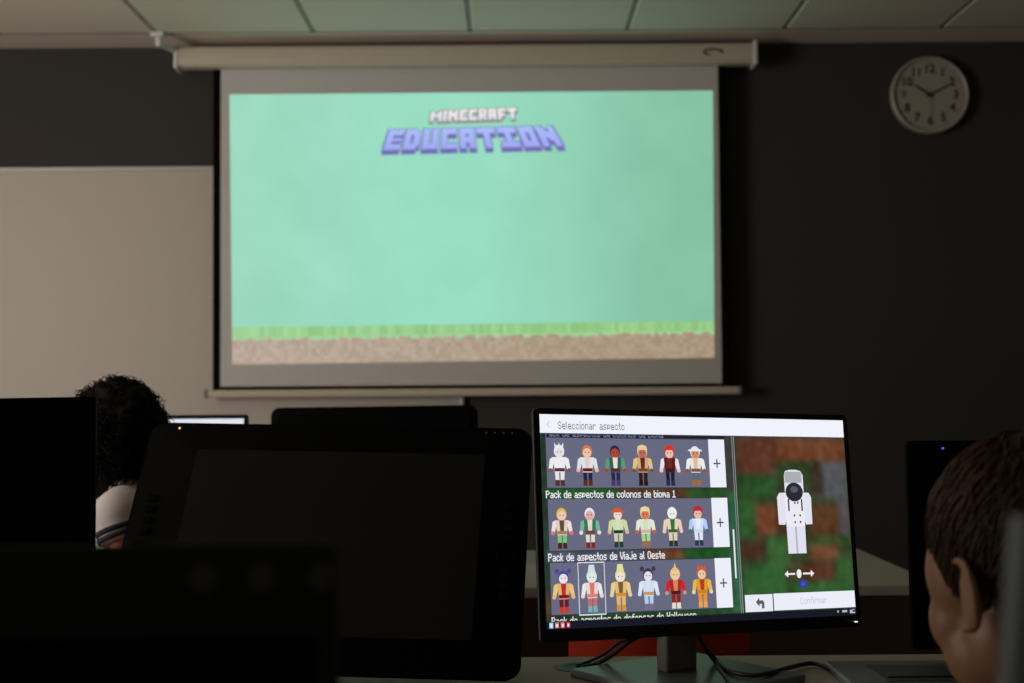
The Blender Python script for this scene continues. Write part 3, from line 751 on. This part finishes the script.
def person(name, loc, heading, head_turn, label, skin, hair_kind, shoulder_z=.385, head_z=.565, head_y=.02, s=1.0, elbow=(.185, .14, .2), wrist=(.13, .30, .345), stripes=False, tilt=0.0, shirt=None, hs=1.0, hem=.62):
    e = empty(name, loc, heading, label, 'person')        # origin on the seat, faces local +y
    sz = shoulder_z; neck0 = Vector((0, .0, sz+.02)); hc = Vector((0, head_y, head_z))
    HR = Matrix.Rotation(head_turn, 3, 'Z') @ Matrix.Rotation(tilt, 3, 'X')
    hp = lambda x, y, z: hc + HR @ (Vector((x, y, z))*hs)
    b = MB()
    he = lambda c, r, rot=None, u=20, v=14: b.ell(c, tuple(k_*hs for k_ in r), rot, u, v)
    # head
    he(hp(0, -.012, .03), (.071, .088, .078), HR, 28, 20)          # cranium
    he(hp(0, .022, -.012), (.060, .062, .076), HR, 24, 18)         # face
    he(hp(0, .038, -.064), (.036, .036, .032), HR)                 # jaw and chin
    he(hp(0, .062, -.083), (.016, .014, .013), HR)
    for q in (-1, 1):
        he(hp(q*.038, .046, -.034), (.025, .029, .033), HR)        # cheek
        he(hp(q*.045, .004, -.05), (.018, .03, .03), HR)          # jaw angle
        he(hp(q*.024, .066, .02), (.022, .010, .008), HR); he(hp(q*.043, .034, .004), (.025, .034, .042), HR); he(hp(q*.036, .028, -.062), (.026, .036, .032), HR)          # brow
        Er = HR @ Matrix.Rotation(q*.42, 3, 'Z') @ Matrix.Rotation(-.2, 3, 'X')
        he(hp(q*.0765, -.012, -.016), (.0065, .017, .027), Er)     # ear
        pts = [hp(q*(.0785+.007*math.sin(max(0, min(PI, a+.4)))), -.014-.018*math.sin(a)+.005, -.012+.028*math.cos(a)) for a in [i*PI/10-.5 for i in range(14)]]
        b.tube(pts, [.0042*hs]*10+[.0045*hs, .005*hs, .0055*hs, .005*hs], 8)         # rim
    b.caps(hp(0, .078, .006), hp(0, .094, -.022), .008*hs, .011*hs)        # nose
    he(hp(0, .078, -.049), (.019, .008, .0075), HR); he(hp(0, .006, -.042), (.057, .062, .05), HR)                # mouth
    b.caps(neck0-Vector((0, 0, .03)), hp(0, -.02, -.03), .05, .047)  # neck
    b.caps((-.07, -.005, sz), (.07, -.005, sz), .042, .042)
    # trunk and limbs
    b.ell((0, .01, sz-.10), (.115, .078, .13)); b.ell((0, .0, .14), (.105, .08, .13)); b.ell((0, -.005, .06), (.12, .1, .08))
    for q in (-1, 1):
        S = Vector((q*.135, .0, sz-.02)); E_ = Vector((q*elbow[0], elbow[1], elbow[2])); Wr = Vector((q*wrist[0], wrist[1], wrist[2]))
        b.ell(S, (.045, .045, .045)); b.caps(S, E_, .038, .030); b.caps(E_, Wr, .030, .021)
        d_ = (Wr-E_); d_.z = 0; d_ = d_.normalized(); b.caps(Wr, Wr+d_*.03, .021, .018); hand_parts(b, Wr+d_*.01, d_, (0, 0, 1), q, .9)
        hp_, kn, an = Vector((q*.07, .03, .07)), Vector((q*.09, .36, .055)), Vector((q*.085, .33, -.34))
        b.caps(hp_, kn, .068, .05); b.caps(kn, an, .049, .033); b.caps(an, an+Vector((0, .09, -.035)), .032, .026)
    b.build('body', skin, e, voxel=.0042, soften=7)
    for q in (-1, 1):
        b = MB(); he(hp(q*.027, .0705, .0), (.0105, .008, .0065), HR, 14, 10); b.build('eye', m_eye, e, smooth=True)
    b = MB(); he(hp(0, .0835, -.05), (.017, .005, .0045), HR); b.build('lips', m_lip, e, smooth=True)
    # shirt
    b = MB()
    b.ell((0, .01, sz-.10), (.13, .092, .135)); b.ell((0, .0, .14), (.12, .096, .15)); b.ell((0, -.002, .06), (.135, .115, .07))
    b.caps((-.1, -.003, sz-.012), (.1, -.003, sz-.012), .05, .05)
    b.caps((-.04, -.008, sz+.012), (.04, -.008, sz+.012), .05, .05)
    for q in (-1, 1):
        S = Vector((q*.135, .0, sz-.02)); E_ = Vector((q*elbow[0], elbow[1], elbow[2]))
        b.ell(S, (.054, .054, .054)); b.tube([S, S.lerp(E_, hem*.5), S.lerp(E_, hem)], [.053, .05, .05], 18)
    so = b.build('shirt', shirt or m_shirt, e, voxel=.006, soften=4)
    if stripes:
        for q in (-1, 1):
            S = Vector((q*.135, .0, sz-.02)); E_ = Vector((q*elbow[0], elbow[1], elbow[2])); dn = (E_-S).normalized()
            for t in (hem*.55, hem*.82):
                c = S.lerp(E_, t); b = MB(); b.tube([c-dn*.0045, c+dn*.0045], [.0545, .053], 28); tag(b.build('sleeve_stripe', m_navy, so, smooth=True), 'dark navy stripe')
    b = MB()
    ring = [Vector((.052*math.cos(a), -.006+.05*math.sin(a), sz+.052+.010*-math.sin(a))) for a in [i*2*PI/24 for i in range(25)]]
    b.tube(ring, .009, 8); b.build('collar', shirt or m_shirt, so, smooth=True)
    # trousers and shoes
    b = MB(); b.ell((0, -.005, .06), (.13, .112, .075))
    for q in (-1, 1):
        hp_, kn, an = Vector((q*.07, .03, .07)), Vector((q*.09, .36, .055)), Vector((q*.085, .33, -.34))
        b.caps(hp_, kn, .078, .06); b.tube([kn, an+Vector((0, 0, .02))], [.06, .05], 16); b.ell(kn, (.06,)*3)
    b.build('trousers', m_jean, e, voxel=.008, soften=4)
    for q in (-1, 1):
        b = MB(); b.ell((q*.085, .37, -.385), (.04, .105, .042)); b.box((q*.085, .37, -.415), (.078, .2, .02), .008); b.build('shoe', m_shoe, e, voxel=.007, soften=3)
    # hair
    rng = random.Random(11)
    b = MB()
    if hair_kind == 'short':
        R0 = Vector((.0715, .0895, .079)); c0 = (0, -.013, .030)
        def hl(az):               # lowest hair height (local z) by azimuth; az 0 = face, PI = nape
            a = abs(az)
            if a < .75: return .064
            if a < 1.15: return .064-(a-.75)/.40*.044
            if a < 1.42: return .020-(a-1.15)/.27*.051
            if a < 1.62: return -.031+(a-1.42)/.2*.045
            if a < 1.95: return .014-(a-1.62)/.33*.03
            return -.016-min(1, (a-1.95)/.6)*.042
        def surf(az, el, off):
            x_, y_, z_ = math.sin(az)*math.cos(el), math.cos(az)*math.cos(el), math.sin(el)
            return Vector((c0[0]+x_*(R0.x+off), c0[1]+y_*(R0.y+off), c0[2]+z_*(R0.z+off)))
        nA, nE = 56, 16; grid = []
        for i in range(nA):
            az = -PI+2*PI*i/nA; lo = hl(az); el0 = math.asin(max(-.98, min(.95, (lo-c0[2])/R0.z)))
            col_ = []
            for j in range(nE+1):
                el = el0+(PI/2-el0)*j/nE
                off = .003+.004*min(1, j/3)
                if lo < -.02 and el < -.3: off -= .004
                col_.append(b.bm.verts.new(hc+HR @ (surf(az, el, off)*hs)))
            grid.append(col_)
        for i in range(nA):
            for j in range(nE): b.bm.faces.new((grid[i][j], grid[(i+1) % nA][j], grid[(i+1) % nA][j+1], grid[i][j+1]))
        for _i in range(3800):
            az = rng.uniform(-PI, PI); el = math.asin(rng.uniform(-.55, 1)); z_ = c0[2]+math.sin(el)*R0.z
            lo = hl(az)
            if z_ < lo+.012: continue
            ln = rng.uniform(.5, .95); pts = []; a_, e_ = az, el; dirn = rng.gauss(.0, .22)+ (.45 if az < 0 else -.45)*math.cos(el)
            lift = rng.uniform(.004, .0095)
            for k_ in range(6):
                if c0[2]+math.sin(e_)*R0.z < lo-.008+rng.uniform(-.003, .003): break
                pts.append(hc+HR @ (surf(a_, e_, lift+.0015*math.sin(k_*1.3))*hs))
                e_ -= ln/6*.8; a_ += dirn*ln/6
            if len(pts) > 2:
                n = len(pts); b.tube(pts, [  .0014*(1-.7*k_/(n-1)) for k_ in range(n)], 4, caps=False)
        b.build('hair', m_hairb, e, smooth=True)
    else:
        c = hp(-.0, -.016, -.008)
        M = HR
        g = bmesh.ops.create_icosphere(b.bm, subdivisions=5, radius=1)
        for v in g['verts']:
            p = v.co.copy(); n1 = noise.noise(p*3.1)*.09+noise.noise(p*7)*.06+noise.noise(p*15)*.035
            low = 1 - .22*max(0, -p.z)
            rr = Vector((.100*low, .104, .130))*(1+n1)
            if p.y > .35 and p.z < .35: rr *= (1-.35*smooth((p.y-.35)/.4))        # face opening
            v.co = c+M @ Vector((p.x*rr.x, p.y*rr.y, p.z*rr.z))
        for _i in range(900):
            p = Vector((rng.gauss(0, 1), rng.gauss(0, 1), rng.gauss(0, 1))).normalized()
            if p.y > .4 and p.z < .3: continue
            rad_ = rng.uniform(.97, 1.08); o_ = Vector((p.x*.096, p.y*.102, p.z*.124)); tdir = Vector((rng.gauss(0, .5), rng.gauss(0, .5), -1)); tdir = (tdir-p*tdir.dot(p)).normalized(); sd = p.cross(tdir)
            cr = rng.uniform(.003, .008); L_ = rng.uniform(.02, .05); ph = rng.uniform(0, 6); tn = rng.uniform(1.5, 3)
            pts = []
            for k_ in range(14):
                t = k_/13; a = ph+t*tn*2*PI
                pts.append(c+M @ (o_*(rad_+.05*t)+tdir*L_*(t-.5)+p*cr*math.cos(a)+sd*cr*math.sin(a)))
            b.tube(pts, [.0015*(1-.6*k_/13) for k_ in range(14)], 4, caps=False)
        b.build('hair', m_hairk, e, smooth=True)
    return e

# boy at the right, looking at the bright monitor
hb = at(1030, 574, 1.27)
SEAT = .43
ht, hd = math.radians(14), math.radians(10)
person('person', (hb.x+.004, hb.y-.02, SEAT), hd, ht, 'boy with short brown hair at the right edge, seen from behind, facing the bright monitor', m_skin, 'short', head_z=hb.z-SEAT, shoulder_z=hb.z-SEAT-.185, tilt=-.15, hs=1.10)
chair('chair', hb.x-.0, hb.y+.0, hd, 'grey chair the brown-haired boy sits on', m_chair, zs=.385, top=.72, wid=.36)
# curly-haired child at the left
hc_ = at(121, 440, 2.85)
SEAT2 = .46
person('person', (hc_.x+.012, hc_.y, SEAT2), math.radians(100), math.radians(-10), 'curly black-haired child in a white shirt with dark-striped sleeves, behind the left monitor', m_skin2, 'curly', head_z=hc_.z-SEAT2, shoulder_z=hc_.z-SEAT2-.124, head_y=.036, stripes=True, hem=.31, elbow=(.175, -.045, hc_.z-SEAT2-.295), wrist=(.13, .28, .31))
chair('chair', hc_.x+.035, hc_.y, math.radians(100), 'red chair the curly-haired child sits on', m_red, zs=.415, top=.76)

# ---------------------------------------------------------------- light
def area(name, loc, aim, sx, sy, power, rgb):
    l = bpy.data.lights.new(name, 'AREA'); l.shape = 'RECTANGLE'; l.size = sx; l.size_y = sy; l.energy = power; l.color = rgb
    o = bpy.data.objects.new(name, l); COL.objects.link(o); o.location = loc; o.rotation_euler = Vector(aim).to_track_quat('-Z', 'Y').to_euler(); return o
# daylight from unseen left-wall windows, aim tuned to brighten front wall and ceiling
area('window_daylight', (XL+.05, 2.6, 1.5), (1, .8, .36), 2.4, 1.4, 95, (1, .92, .85))
wd = bpy.data.worlds.new('world'); SC.world = wd; wd.use_nodes = True
bg = wd.node_tree.nodes['Background']; bg.inputs['Color'].default_value = (1, .93, .86, 1); bg.inputs['Strength'].default_value = .07

SC.view_settings.view_transform = 'Standard'; SC.view_settings.look = 'None'
SC.view_settings.exposure = 0; SC.view_settings.gamma = 1; SC.view_settings.use_curve_mapping = False
